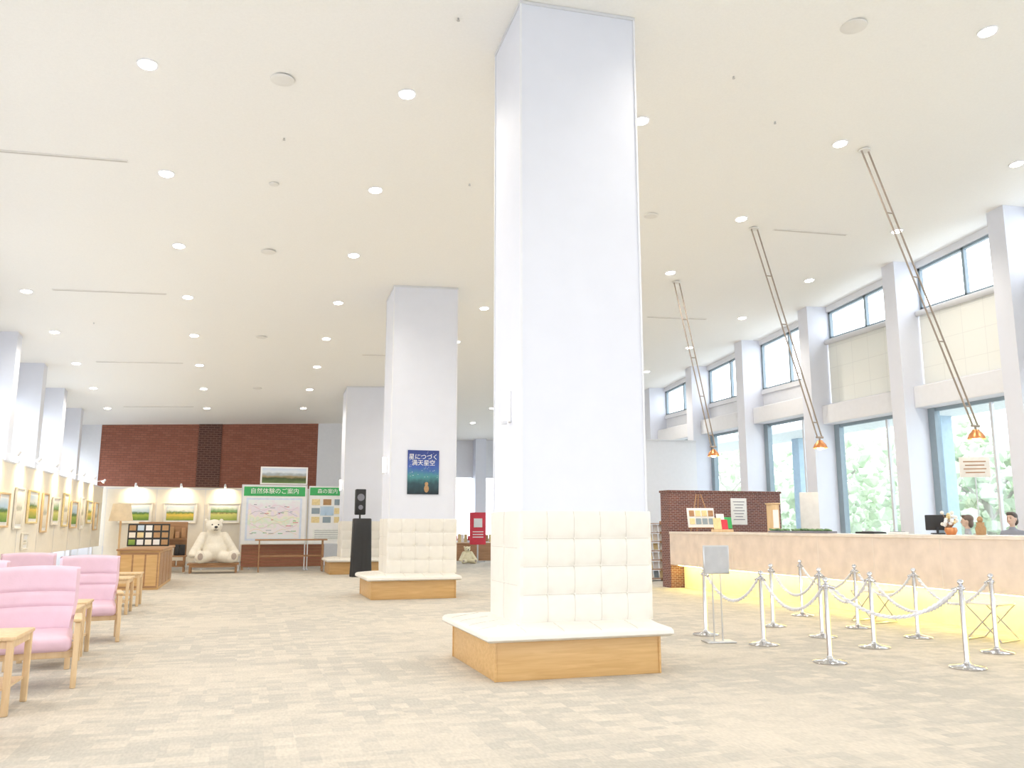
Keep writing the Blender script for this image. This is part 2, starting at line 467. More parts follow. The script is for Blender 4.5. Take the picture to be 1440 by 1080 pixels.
def column(Y0, dx=0):
    ox, oy = 3.74, Y0+.55
    e = empty('upholstered_column', (ox+dx, oy, 0))
    def fin(b, n, **k):
        o = b.done(n, loc=(-ox, -oy, 0), parent=e, **k); return o
    zt_ = lambda x, y: zc(x+dx, y)
    x0, x1, y0, y1 = 2.98, 4.53, Y0, Y0+1.1
    b = B(); b.prism(x0, x1, y0, y1, .35, zt_, m_col)
    for (x, y) in ((x0, y0), (x1, y0), (x0, y1), (x1, y1)):
        b.prism(x-.012, x+.012, y-.012, y+.012, 1.76, zt_, m_white, .02)
    b.prism(x0-.015, x1+.015, y0-.015, y1+.015, lambda x, y: zt_(x, y)-.045, zt_, m_frame, .005)
    fin(b, 'shaft', smooth=False)
    b = B(); g = .035; zt, zb = 1.77, .54
    X0, X1, Y0_, Y1 = x0-g, x1+g, y0-g, y1+g
    b.bx(X0, X1, Y0_, Y1, zb, zt, m_leather)
    tuft(b, (X0, Y0_, zb), (1, 0, 0), (0, 0, 1), (0, -1, 0), X1-X0, zt-zb, 5, 4, .034, m_leather)
    tuft(b, (X1, Y1, zb), (-1, 0, 0), (0, 0, 1), (0, 1, 0), X1-X0, zt-zb, 5, 4, .034, m_leather)
    tuft(b, (X0, Y1, zb), (0, -1, 0), (0, 0, 1), (-1, 0, 0), Y1-Y0_, zt-zb, 2, 3, .014, m_leather)
    tuft(b, (X1, Y0_, zb), (0, 1, 0), (0, 0, 1), (1, 0, 0), Y1-Y0_, zt-zb, 2, 3, .014, m_leather)
    fin(b, 'tufted_wrap')
    b = B(); a0, a1, c0, c1 = 2.57, 4.47, Y0-.36, Y0+1.5
    b.bx(a0, a1, c0, c1, 0, .42, m_wood, .006)
    b.bx(a0+.03, a1-.03, c0+.03, c1-.03, 0, .03, m_woodd)
    for (x, y) in ((a0, c0), (a1, c0), (a0, c1), (a1, c1)): b.bx(x-.012, x+.012, y-.012, y+.012, 0.002, .41, m_wood, .004)
    fin(b, 'bench_box')
    b = B(); s0, s1, t0, t1 = a0-.12, a1+.12, c0-.12, c1+.12
    rings = []
    for ins, z in ((.03, .405), (.0, .425), (0, .465), (.02, .495), (.06, .51), (.2, .53), (.36, .55)):
        rings.append([(s0+ins, t0+ins, z), (s1-min(ins, .1), t0+ins, z), (s1-min(ins, .1), t1-ins, z), (s0+ins, t1-ins, z)])
    V = [p for r in rings for p in r]; F = []
    for i in range(len(rings)-1):
        for k in range(4): F.append((4*i+k, 4*i+(k+1) % 4, 4*i+4+(k+1) % 4, 4*i+4+k))
    F.append((3, 2, 1, 0)); n = 4*(len(rings)-1); F.append((n, n+1, n+2, n+3))
    b.poly(V, F, m_leather)
    b.tube([(s0-.001, t0-.001, .43), (s1+.001, t0-.001, .43), (s1+.001, t1+.001, .43), (s0-.001, t1+.001, .43), (s0-.001, t0-.001, .43)], .005, m_seam, 5)
    for q in range(1, 5):
        x = s0+(s1-s0)*q/5; b.sph((x, t0+.24, .532), (.02, .02, .01), m_leather, 8)
        b.tube([(x, t0+.02, .496), (x, t0+.06, .511), (x, t0+.2, .531), (x, t0+.36, .551)], .0032, m_seam, 5)
        y = t0+(t1-t0)*q/5; b.sph((s0+.24, y, .532), (.02, .02, .01), m_leather, 8)
        b.tube([(s0+.02, y, .496), (s0+.06, y, .511), (s0+.2, y, .531), (s0+.36, y, .551)], .0032, m_seam, 5)
    fin(b, 'seat_cushion')
    b = B(); z = 3.0; y = Y0+.42
    b.bx(x0-.02, x0, y-.04, y+.04, z-.18, z+.2, m_frame, .004)
    b.cyl((x0-.02, y, z-.1), (x0-.08, y, z-.1), .012, m_frame, seg=8)
    b.cyl((x0-.08, y, z-.16), (x0-.08, y, z+.2), .03, emis('sconce_glow', (1, .93, .85), 3), r2=.042)
    b.cyl((x0-.08, y, z-.2), (x0-.08, y, z-.16), .035, m_frame)
    fin(b, 'sconce')
    return e
column(9.1); column(19.35, .17); column(29.6, .25)

# poster on the second column
e = empty('night_sky_poster', (3.92, 19.33, 2.84))
pm = art('poster_night', [(0, (.01, .02, .03)), (.25, (.03, .08, .10)), (.42, (.07, .26, .28)), (.6, (.05, .11, .40)), (1, (.03, .05, .22))], nscale=7, namt=.12)
b = B(); b.box((0, 0, 0), (.74, .012, 1.02), pm); b.done('sheet', parent=e, smooth=False)
b = B()
for k in range(45): b.box((random.uniform(-.35, .35), -.007, random.uniform(-.15, .48)), (.009, .002, .009), m_paper)
b.sph((.08, -.008, -.38), (.06, .004, .09), m_furb, 10); b.sph((.08, -.009, -.27), (.045, .004, .045), m_furb, 10)
b.done('stars_and_bear', parent=e)
text('星につづく\n満天星空', .14, (0.0, -.01, .28), (math.pi/2, 0, 0), m_paper, e)

# ------------------------------------------------------------------ reception counter
b = B()
Y0, Y1 = 5.0, 20.35
b.bx(10.8, 10.9, Y0, Y1, .60, 1.40, m_marble)
b.bx(10.78, 11.75, Y0, Y1, 1.40, 1.46, m_marble2, .008)
b.bx(10.9, 11.7, Y0, Y1, .60, .66, m_marble2)
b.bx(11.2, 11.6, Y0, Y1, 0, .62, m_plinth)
y = Y0+1.5
while y < Y1: b.bx(10.797, 10.801, y-.006, y+.006, .61, 1.40, m_marble2); y += 1.55
b.done('reception_counter', smooth=False)
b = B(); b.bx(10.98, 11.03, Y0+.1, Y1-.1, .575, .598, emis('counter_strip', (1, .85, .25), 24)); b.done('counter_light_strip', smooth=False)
b = B(); b.bx(10.82, 14.3, 20.38, 20.85, 0, 2.5, m_brick); b.bx(10.79, 14.33, 20.35, 20.88, 2.5, 2.56, m_brick, .01)
b.done('wall_brick_partition', smooth=False)
b = B(); b.bx(13.0, 14.93, 26, 26.17, 0, 4.5, m_white); b.bx(12.95, 14.93, 25.97, 26.17, 4.5, 4.55, m_frame)
b.done('wall_white_partition', smooth=False)

# suspended rod spotlights
def rodlamp(p, q):
    p = Vector(p); q = Vector(q); e = empty('suspended_rod_lamp', p)
    d = (q-p); off = Vector((.075, 0, 0)); b = B()
    for s in (-1, 1): b.cyl(off*s, d*1.0+off*s*.75, .016, m_rod, seg=10)
    for k in range(1, 5):
        c = d*(k/4.3); b.cyl(c-off*.95, c+off*.95, .012, m_rod, seg=8)
    b.cyl((0, 0, -.005), (0, 0, -.03), .1, m_vent, seg=20)
    b.cyl(d-off*1.1, d+off*1.1, .022, m_rod)
    b.cyl(d, d+Vector((0, 0, -.1)), .02, m_rod, seg=8)
    b.lathe(d+Vector((0, 0, -.08)), [(.001, .02), (.05, .015), (.07, -.02), (.12, -.07), (.15, -.15), (.145, -.15), (.11, -.07), (.05, -.02)], m_copper)
    b.sph(d+Vector((0, 0, -.19)), .075, m_warm, 14)
    b.done('rods_and_shade', parent=e)
    li = bpy.data.lights.new('bulb', 'POINT'); li.energy = 18; li.color = (1, .75, .45); li.shadow_soft_size = .06
    lo = bpy.data.objects.new('bulb', li); COL.objects.link(lo); lo.parent = e; lo.location = d+Vector((0, 0, -.33))
for (X, Y, X2, Z2) in [(10.19, 11.49, 12.12, 3.33), (10.15, 14.89, 11.5, 3.45), (10.07, 18.2, 10.93, 3.53)]:
    rodlamp((X, Y, zc(X, Y)-.01), (X2, Y, Z2))

# ------------------------------------------------------------------ stanchions + ropes
def stanchion(x, y):
    b = B()
    b.lathe((0, 0, 0), [(.0, 0), (.195, 0), (.2, .012), (.185, .024), (.09, .036), (.045, .05), (.034, .07), (.03, .085), (.03, .86), (.04, .865), (.04, .91), (.024, .92), (.018, .93), (.034, .945), (.037, .965), (.026, .985), (0, .995)], m_chrome, 28)
    for a in range(4):
        b.box((.044*math.cos(a*math.pi/2), .044*math.sin(a*math.pi/2), .885), (.022, .022, .03), m_chrome, .004)
    return b.done('rope_stanchion', (x, y, .001))
S = {1: (6.73, 8.77), 2: (7.96, 7.96), 3: (6.86, 10.32), 4: (8.11, 9.64), 5: (9.29, 8.79), 6: (8.16, 10.77), 7: (8.26, 12.13),
     8: (9.44, 10.29), 9: (9.43, 11.55), 10: (9.75, 13.4), 11: (6.66, 11.5)}
for k in S: stanchion(*S[k])
def rope(a, c, sag=.34):
    b = B(); p = Vector((*a, .885)); q = Vector((*c, .885)); d = (q-p).normalized(); p = p+d*.05; q = q-d*.05
    N = 70; L = (q-p).length; side = d.cross(Vector((0, 0, 1)))
    for ph in (0, math.pi):
        pts = []
        for i in range(N+1):
            t = i/N; c0 = p.lerp(q, t); c0.z -= sag*4*t*(1-t)*(1 if L > .6 else .4)
            w = ph+t*L*2*math.pi/.11
            pts.append(c0+.012*(side*math.cos(w)+Vector((0, 0, 1))*math.sin(w)))
        b.tube(pts, .0145, m_rope, 6)
    for e0, s in ((p, 1), (q, -1)): b.cyl(e0-d*.01*s, e0+d*.05*s-Vector((0, 0, .02)), .022, m_chrome, seg=12)
    b.done('barrier_rope')
for a, c in [(1, 2), (1, 3), (3, 11), (2, 4), (4, 6), (6, 7), (5, 8), (8, 9), (9, 10)]: rope(S[a], S[c])

b = B()
b.box((0, 0, .012), (.42, .3, .02), m_steel, .006)
for s in (-.06, .06): b.cyl((s, 0, .02), (s, 0, .95), .012, m_steel, seg=10)
b.box((0, -.02, 1.13), (.38, .02, .40), m_steel, .008); b.box((0, -.032, 1.13), (.34, .004, .36), M('sign_grey', (.50, .51, .53), .5))
b.done('notice_sign_stand', (6.42, 10.75, .001), rotz=-.2)

def fstool(x, y, r):
    b = B(); w = .26
    for s in (-w, w):
        b.cyl((s, -.24, .01), (s, .22, .50), .011, m_chrome, seg=8); b.cyl((s, .24, .01), (s, -.22, .50), .011, m_chrome, seg=8)
    for yy in (-.24, .24): b.cyl((-w, yy, .012), (w, yy, .012), .011, m_chrome, seg=8)
    for yy in (-.22, .22): b.cyl((-w, yy, .5), (w, yy, .5), .011, m_chrome, seg=8)
    b.box((0, 0, .515), (.52, .46, .03), m_leather, .012)
    b.done('folding_stool', (x, y, .002), rotz=r)
fstool(10.25, 9.75, .3); fstool(10.3, 12.2, .1)

# ------------------------------------------------------------------ counter-top objects
e = empty('photo_easel', (11.15, 19.3, 1.464), rotz=-.15)
b = B(); b.box((0, 0, .35), (.72, .03, .5), m_paper, .004, rot=(-.2, 0, 0))
for i in range(4):
    for j in range(2): b.box((-.25+i*.17, -.03+.04*j-.018, .26+j*.2), (.13, .012, .15), random.choice([m_ink, m_woodd, m_furg, m_dframe]), rot=(-.2, 0, 0))
for s in (-.3, .3): b.cyl((s, -.05, 0.01), (s*.2, .12, .95), .014, m_woodd, seg=8)
b.cyl((0, .3, 0.01), (0, .12, .95), .014, m_woodd, seg=8); b.box((0, -.03, .1), (.7, .05, .03), m_woodd)
b.done('easel', parent=e)
b = B()
for i, (c, x, z) in enumerate([(m_furg, -.12, .2), (m_red, .05, .16), (m_green, .16, .22), (m_paper, -.02, .3)]):
    b.box((x, .02*i, z), (.2, .008, .28), c, rot=(-.25, 0, 0))
b.box((0, 0, .03), (.5, .2, .06), m_woodl, .01); b.done('flyer_holder', (11.15, 18.3, 1.462), rotz=-.2)
b = B(); b.box((0, 0, .44), (.40, .05, .80), M('monitor_back_white', (.68, .67, .65), .5), .02); b.box((0, .03, .03), (.3, .2, .04), m_frame, .01)
b.cyl((0, .03, .03), (0, .03, .2), .03, m_frame); b.done('display_monitor', (11.3, 15.1, 1.462), rotz=-.3)
b = B(); b.box((0, 0, .2), (.36, .035, .26), m_black, .012); b.box((0, .04, .015), (.2, .16, .02), m_black, .006); b.cyl((0, .03, .02), (0, .03, .12), .02, m_black)
b.done('computer_monitor', (11.35, 11.75, 1.462), rotz=2.6)
b = B(); b.cyl((0, 0, .0), (0, 0, .02), .1, m_steel, seg=24); b.cyl((0, 0, .02), (0, 0, 1.2), .011, m_steel, seg=8)
b.box((0, -.01, 1.1), (.46, .02, .33), M('sign_tan', (.80, .76, .70), .6), .006)
for k in range(4): b.box((0, -.022, 1.19-.06*k), (.34-.05*(k % 2), .003, .018), m_woodd)
b.done('counter_sign', (11.45, 10.95, 1.462), rotz=-.55)
b = B()
b.lathe((0, 0, 0), [(0, 0), (.07, 0), (.1, .06), (.09, .12), (.085, .12), (0, .1)], m_copper)
for k in range(26):
    a = k*2.4; r = .04+.1*(k % 5)/5; zz = .15+.22*random.random()
    b.cyl((0, 0, .1), (r*math.cos(a), r*math.sin(a), zz), .004, m_woodd, seg=5)
    b.sph((r*math.cos(a), r*math.sin(a), zz), .03, random.choice([m_paper, m_furg, m_leather]), 8)
b.done('dried_flower_pot', (11.15, 11.25, 1.462))
b = B(); b.lathe((0, 0, 0), [(0, 0), (.07, 0), (.08, .1), (.055, .16), (.06, .2), (0, .2)], m_furb, 16); b.sph((0, 0, .24), (.045, .045, .055), m_furb, 10)
b.done('counter_ornament', (11.2, 10.7, 1.462))
b = B()
for k in range(60):
    x = random.uniform(-.09, .09); y = random.uniform(-.95, .95); b.sph((x, y, random.uniform(.05, .07)), (.045, .06, .02), M('leaf_green', (.14, .26, .12), .7, var=.3), 7, rot=(random.random()*.3, random.random()*.3, 0))
b.box((0, 0, .02), (.22, 2.0, .04), m_ink, .01); b.done('low_planter_tray', (10.98, 15.0, 1.464))
b = B(); b.bx(-.1, .1, -.1, .1, 0, .62, m_woodl, .01); b.bx(-.12, .12, -.12, .12, .62, .65, m_woodl, .006); b.bx(-.07, .07, -.104, -.1, .1, .5, m_paper)
b.done('suggestion_box', (11.3, 16.4, 1.462))
b = B(); b.box((0, 0, .02), (.32, .45, .035), m_black, .008); b.box((0.02, 0, .045), (.2, .3, .015), m_steel, .004); b.done('document_tray', (11.2, 13.2, 1.462), rotz=.1)
b = B(); b.box((0, 0, .02), (.2, .3, .035), m_paper, .004); b.box((0, .02, .04), (.15, .22, .01), m_ink); b.done('desk_notice', (11.2, 12.5, 1.462))
b = B(); b.box((0, 0, 0), (.5, .012, .72), m_paper, .003)
for k in range(7): b.box((0, -.008, .26-.08*k), (.36-.06*(k % 3), .003, .02), m_ink)
b.done('wall_notice', (12.95, 20.368, 2.0))
b = B()
for s in (-.5, .5): b.bx(s-.02, s+.02, -.2, .2, 0, 1.75, m_woodd)
for k in range(7):
    b.bx(-.5, .5, -.2, .2, .05+.27*k, .07+.27*k, m_woodd)
    for j in range(5):
        if k < 6: b.box((-.38+.19*j, -.08, .19+.27*k), (.15, .02, .2), random.choice([m_paper, m_furg, m_cream, m_dframe, m_leather]), rot=(-.2, 0, 0))
b.done('pamphlet_rack', (11.6, 23.2, .001))

# ------------------------------------------------------------------ lobby chairs / side tables
def back_cushion(b, W, m):
    """one upholstered back: reclined, slightly winged, two shallow horizontal creases, rounded edge"""
    NU, NV = 24, 30; t = bmesh.new()
    def P(u, v, side):
        z = .52+.64*v; y0 = .235+.145*v+.03*math.sin(v*math.pi)
        wid = W*(.90+.10*min(1, v*2.2))
        edge = min(1, (1-abs(u))/.12, (1-v)/.09, v/.06+.3)
        edge = math.sqrt(max(0, 1-(1-max(0, edge))**2))
        cre = 0
        for c in (.36, .60): cre += math.exp(-((v-c)/.026)**2)
        th = .055*edge*(1+.35*math.sin(v*math.pi))-.020*cre*edge
        wing = -.07*abs(u)**3
        x = u*wid
        return (x, y0+wing+(-th if side else th*.8), z+.02*(1-u*u)*v)
    for side in (1, 0):
        g = [[t.verts.new(P(-1+2*i/NU, j/NV, side)) for i in range(NU+1)] for j in range(NV+1)]
        for j in range(NV):
            for i in range(NU): t.faces.new((g[j][i], g[j][i+1], g[j+1][i+1], g[j+1][i]))
    bmesh.ops.remove_doubles(t, verts=t.verts, dist=.002)
    b._merge(t, m)
def chair(x, y, r=0):
    e = empty('lobby_armchair', (x, y, .001), r)
    b = B(); W = .41
    for s in (-1, 1):
        X = s*W
        b.box((X, -.36, .32), (.055, .07, .64), m_woodl, .012)
        b.box((X, .30, .30), (.055, .07, .62), m_woodl, .012, rot=(-.12, 0, 0))
        b.box((X, -.03, .655), (.08, .80, .038), m_woodl, .015, rot=(-.02, 0, 0))
        b.box((X, -.03, .30), (.035, .64, .06), m_woodl, .008)
    b.box((0, -.32, .33), (2*W, .03, .07), m_woodl, .006); b.box((0, .28, .33), (2*W, .03, .07), m_woodl, .006)
    b.done('frame', parent=e)
    b = B()
    b.box((0, -.06, .45), (.74, .70, .15), m_pink, .06, rot=(.06, 0, 0), seg=5)
    back_cushion(b, .395, m_pink)
    b.done('cushions', parent=e)
chair(-2.02, 10.0, .16); chair(-2.08, 13.6, .16); chair(-3.25, 15.2, .1); chair(-2.22, 7.4, .1); chair(-3.2, 12.1, .1)
def stable(x, y, w=.7, d=.75, h=.66):
    b = B()
    for sx in (-1, 1):
        for sy in (-1, 1): b.box((sx*(w/2-.04), sy*(d/2-.04), h/2-.015), (.055, .055, h-.03), m_woodl, .008)
        b.box((sx*(w/2-.04), 0, h-.07), (.03, d-.1, .06), m_woodl)
    for sy in (-1, 1): b.box((0, sy*(d/2-.04), h-.07), (w-.1, .03, .06), m_woodl)
    b.box((0, 0, h-.018), (w, d, .036), m_woodl, .01); b.box((0, 0, .22), (w-.1, d-.1, .02), m_woodl)
    b.done('side_table', (x, y, .001))
stable(-2.18, 8.8); stable(-2.15, 11.3, .7, .7); stable(-2.18, 12.2, .7, .55); stable(-2.3, 17.6); stable(-2.3, 19.2, .7, .6)

# ------------------------------------------------------------------ exhibition: panels, pictures
b = B()
b.bx(-5.0, -4.94, 14.0, 33.7, .9, 2.97, m_cream)
y = 14.0
while y < 33.7:
    b.bx(-4.99, -4.95, y-.02, y+.02, 0, .9, m_frame); b.bx(-5.2, -4.74, y-.03, y+.03, 0, .03, m_frame); b.bx(-4.937, -4.934, y-.008, y+.008, .9, 2.97, m_frame); y += 1.98
b.bx(-5.01, -4.93, 14, 33.7, 2.96, 3.0, m_frame)
b.done('display_panels_west', smooth=False)
b = B()
b.bx(-4.9, .3, 34.0, 34.06, .3, 2.97, m_cream)
for k in range(4):
    x = -4.85+1.7*k; b.bx(x-.02, x+.02, 33.99, 34.05, 0, .9, m_frame); b.bx(x-.03, x+.03, 33.8, 34.26, 0, .03, m_frame)
    b.bx(x-.008, x+.008, 33.995, 34, .3, 2.97, m_frame)
b.bx(-4.9, .3, 33.99, 34.07, 2.96, 3.0, m_frame)
b.done('display_panels_north', smooth=False)

palettes = [
 [(0, (.10, .25, .04)), (.35, (.35, .45, .08)), (.5, (.06, .16, .05)), (.65, (.45, .60, .75)), (1, (.65, .75, .85))],
 [(0, (.20, .32, .05)), (.4, (.75, .55, .10)), (.55, (.10, .22, .06)), (.7, (.70, .75, .75)), (1, (.55, .68, .80))],
 [(0, (.30, .42, .10)), (.45, (.60, .60, .20)), (.55, (.20, .18, .08)), (.62, (.12, .30, .08)), (1, (.75, .80, .80))],
 [(0, (.65, .60, .50)), (.4, (.84, .80, .70)), (.5, (.45, .45, .38)), (.7, (.84, .82, .76)), (1, (.78, .80, .84))]]
pms = [art('painting_%d' % i, p, nscale=6, namt=.16) for i, p in enumerate(palettes)]
def picture(c, w, h, facing, pm, fm):
    e = empty('framed_painting', c, 0 if facing == 'S' else math.pi/2)
    b = B(); t = .045
    b.box((0, 0, h/2), (w+t, .05, t), fm, .008); b.box((0, 0, -h/2), (w+t, .05, t), fm, .008)
    b.box((w/2, 0, 0), (t, .05, h), fm, .008); b.box((-w/2, 0, 0), (t, .05, h), fm, .008)
    b.box((0, .008, 0), (w, .01, h), m_paper); b.done('frame', parent=e)
    b = B(); b.box((0, -.002, 0), (w-.2, .012, h-.2), pm); b.done('canvas', parent=e, smooth=False)
y = 16.5; i = 0
fm2 = M('frame_white', (.78, .74, .66), .5)
while y < 33.2:
    w = [.7, .95, .6, .85][i % 4]; h = [.9, .75, .95, .7][i % 4]
    picture((-4.905, y, 2.0+.06*((i*7) % 3-1)), w, h, 'E', pms[[3, 2, 3, 0, 3, 1][i % 6]], [m_woodl, fm2, m_furg][i % 3]); y += 1.32; i += 1
picture((-4.905, 22.6, 1.25), .5, .35, 'E', pms[3], fm2)
for i, x in enumerate([-3.85, -2.3, -.75]): picture((x, 33.965, 2.08), 1.15, .72, 'S', pms[i % 3], fm2)
b = B(); pl = empty('picture_light_lamps')
def clip(p, d, en):
    p = Vector(p); d = Vector(d); q = p+d*.42+Vector((0, 0, .12))
    b.box(p+Vector((0, 0, .03)), (.06, .06, .1), m_frame, .008); b.cyl(p+Vector((0, 0, .05)), q, .012, m_frame, seg=8)
    t = (-d*.5+Vector((0, 0, -.6))).normalized()
    b.cyl(q-t*.04, q+t*.08, .03, m_white, r2=.05, seg=14); b.cyl(q+t*.08, q+t*.088, .046, m_warm, seg=14)
    li = bpy.data.lights.new('picture_lamp', 'SPOT'); li.energy = en; li.color = (1, .76, .42); li.spot_size = math.radians(140); li.spot_blend = 1; li.shadow_soft_size = .05
    lo = bpy.data.objects.new('picture_lamp', li); COL.objects.link(lo); lo.location = q+t*.13
    lo.rotation_euler = t.to_track_quat('-Z', 'Y').to_euler(); lo.parent = pl
y = 16.0
while y < 33: clip((-4.97, y, 3.0), (1, 0, 0), 45); y += 1.9
for x in (-3.85, -2.3, -.75): clip((x, 34.03, 3.0), (0, -1, 0), 50)
b.done('picture_lights')

# ------------------------------------------------------------------ notice boards
e = empty('map_notice_board', (1.04, 32.8, 0))
b = B()
b.box((0, 0, 2.03), (2.32, .05, 2.14), m_paper)
for s in (-1.16, 1.16): b.box((s, 0, 1.55), (.04, .07, 3.1), m_frame); b.box((s, 0, .02), (.06, .6, .04), m_frame)
b.box((0, 0, 3.11), (2.36, .07, .03), m_frame)
b.box((0, -.03, 2.88), (2.2, .01, .34), m_green)
b.box((0, -.03, 1.86), (2.0, .008, 1.56), M('map_blue_edge', (.66, .74, .86), .6))
mm = art('map_print', [(0, (.80, .84, .86)), (.3, (.86, .80, .83)), (.45, (.72, .82, .68)), (.55, (.86, .83, .72)), (.7, (.82, .74, .82)), (1, (.80, .86, .86))], nscale=9, namt=.5)
b.done('board', parent=e, smooth=False)
b = B(); b.box((0, -.037, 1.86), (1.86, .006, 1.42), mm); b.done('map', parent=e, smooth=False)
b = B()
for k in range(26): b.box((random.uniform(-.8, .8), -.043, random.uniform(1.25, 2.5)), (random.uniform(.06, .2), .003, .02), random.choice([m_ink, m_red, m_green, m_dframe]))
for k in range(5):
    pts = [(-.85+.17*j, -.043, 1.4+.22*k+.1*math.sin(j*1.1+k*2)) for j in range(11)]; b.tube(pts, .005, [m_furg, m_pink, m_furg, m_dframe, m_pink][k], 4)
b.done('map_markings', parent=e)
text('自然体験のご案内', .22, (0, -.037, 2.88), (math.pi/2, 0, 0), m_paper, e)
e = empty('photo_notice_board', (2.97, 32.8, 0))
b = B()
b.box((0, 0, 2.03), (1.38, .05, 2.14), m_paper)
for s in (-.67, .69): b.box((s, 0, 1.55), (.04, .07, 3.1), m_frame); b.box((s, 0, .02), (.06, .6, .04), m_frame)
b.box((0, -.03, 2.9), (1.3, .01, .30), m_green)
for i in range(3):
    for j in range(3):
        if not (i == 1 and j == 1): b.box((-.42+.42*i, -.03, 2.5-.33*j), (.3, .008, .22), random.choice([m_dframe, m_furb, m_ink, m_furg]))
b.box((0, -.033, 2.17), (.5, .01, .34), pms[0]); b.box((0, -.03, 1.3), (1.0, .008, .4), M('text_sheet', (.80, .82, .78), .7))
for k in range(5): b.box((0, -.036, 1.44-.07*k), (.86, .003, .015), m_ink)
b.done('board', parent=e, smooth=False)
text('森の案内', .19, (0, -.037, 2.9), (math.pi/2, 0, 0), m_paper, e)
pm = art('mountain_scene', [(0, (.14, .22, .07)), (.3, (.05, .08, .03)), (.45, (.34, .26, .13)), (.6, (.36, .42, .46)), (.75, (.68, .73, .78)), (1, (.55, .66, .8))], nscale=5, namt=.2)
e = empty('mountain_painting', (1.35, 32.8, 3.47))
b = B(); b.box((0, 0, 0), (1.72, .06, .66), m_paper, .01); b.done('frame', parent=e)
b = B(); b.box((0, -.035, 0), (1.6, .01, .55), pm); b.done('canvas', parent=e, smooth=False)

b = B(); b.box((0, 0, 1.12), (2.5, .5, .05), m_woodd, .01)
for s in (-1.1, 1.1):
    for yy in (-.2, .2): b.cyl((s, yy, 0), (s, yy, 1.1), .02, m_woodd, seg=10)
    b.box((s, 0, .06), (.05, .6, .05), m_woodd, .01); b.cyl((s, -.2, .5), (s, .2, .5), .015, m_woodd, seg=8)
b.box((0, .15, .55), (2.2, .03, .06), m_woodd); b.done('folding_table', (1.65, 31.6, .001))
b = B(); b.bx(-1.45, 1.55, 0, .06, .1, .92, m_woodd)
for k in range(7): b.bx(-1.45, 1.55, -.02, 0, .13+.115*k, .22+.115*k, M('slat_red_brown', (.40, .16, .09), .5))
for s in (-1.4, 1.5): b.bx(s-.04, s+.04, -.02, .2, 0, .12, m_woodd)
b.done('wooden_slat_screen', (1.4, 33.25, .001), smooth=False)

# speaker on tripod with black cloth stand
b = B()
b.box((0, 0, 2.4), (.34, .3, .85), m_black, .03); b.cyl((0, -.155, 2.55), (0, -.16, 2.55), .12, m_ink, seg=20); b.cyl((0, -.155, 2.22), (0, -.16, 2.22), .08, m_ink, seg=20)
b.cyl((0, 0, .9), (0, 0, 2.0), .03, m_black)
for a in range(3):
    t = a*2.094+.5; b.cyl((0, 0, 1.1), (.3*math.cos(t), .3*math.sin(t), .02), .022, m_black, seg=8)
b.done('loudspeaker_on_tripod', (3.68, 28.62, .001))
b = B(); t = bmesh.new(); N = 48; rings = []
for z, s in ((0, 1.1), (.4, 1.05), (1.4, 1.0), (1.82, .98), (1.85, .9)):
    r = []
    for k in range(N):
        a = 2*math.pi*k/N; q = (abs(math.cos(a))**6+abs(math.sin(a))**6)**(-1/6); f = 1+.05*math.sin(k*2.1)*(1.9-z)/1.9
        r.append(t.verts.new((.30*q*s*f*math.cos(a), .24*q*s*f*math.sin(a), z)))
    rings.append(r)
for a, c in zip(rings, rings[1:]):
    for k in range(N): t.faces.new((a[k], a[(k+1) % N], c[(k+1) % N], c[k]))
t.faces.new(rings[-1]); b._merge(t, m_black); b.done('black_cloth_stand', (3.66, 27.9, .001))

# ------------------------------------------------------------------ desk, lamp, clutter
b = B()
b.bx(-.48, .48, -2, 2, .0, .98, m_wood); b.bx(-.55, .55, -2.07, 2.07, .98, 1.03, m_woodd, .01); b.bx(-.45, .45, -2.01, -2.0, .05, .93, m_woodd)
for k in range(4): b.bx(.481, .49, -1.95+k, -1.05+k, .08, .92, m_woodd)
for k in range(3): b.bx(-.44+.3*k, -.18+.3*k, -2.02, -2.01, .1, .88, m_wood)
b.done('wooden_display_desk', (-2.5, 25.7, .001), smooth=False)
b = B(); b.box((0, 0, .32), (1.05, .05, .6), m_black, .01, rot=(-.1, 0, 0))
for i in range(5):
    for j in range(3): b.box((-.41+.205*i, -.045+.018*j, .13+.19*j), (.16, .01, .14), random.choice([m_furg, m_cream, m_furb, m_paper, pms[0]]), rot=(-.1, 0, 0))
b.done('photo_display_stand', (-2.45, 25.0, 1.045))
b = B(); b.cyl((0, 0, 0), (0, 0, .03), .2, m_woodd, seg=24); b.cyl((0, 0, .03), (0, 0, 1.85), .03, m_woodl, seg=12)
b.lathe((0, 0, 1.75), [(.33, 0), (.24, .5), (.235, .5), (.325, 0)], M('lamp_shade_linen', (.62, .50, .34), .8, emit=(1, .8, .5), es=.08), 28); b.sph((0, 0, 1.95), .06, m_warm, 10)
b.done('floor_lamp', (-3.45, 27.2, .001))
b = B()
b.box((0, 0, .55), (1.7, .55, .05), m_woodd, .01)
for s in (-.78, .78):
    for yy in (-.22, .22): b.box((s, yy, .27), (.06, .06, .54), m_woodd)
b.box((0, 0, .2), (1.6, .5, .03), m_woodd); b.bx(-.82, .82, .22, .26, .57, 1.75, m_woodd); b.box((0, .1, 1.15), (1.6, .26, .03), m_woodd)
for k in range(9):
    w = random.uniform(.12, .2); h = random.uniform(.25, .5); b.box((-.7+.175*k, random.uniform(-.1, 0), .58+h/2), (w, .16, h), random.choice([m_furb, m_furg, m_black, m_cream, m_red, m_woodd, m_dframe]), .01)
for k in range(8):
    h = random.uniform(.2, .45); b.box((-.7+.2*k, .08, 1.17+h/2), (.15, .14, h), random.choice([m_furb, m_furg, m_cream, m_woodd, m_black]), .02)
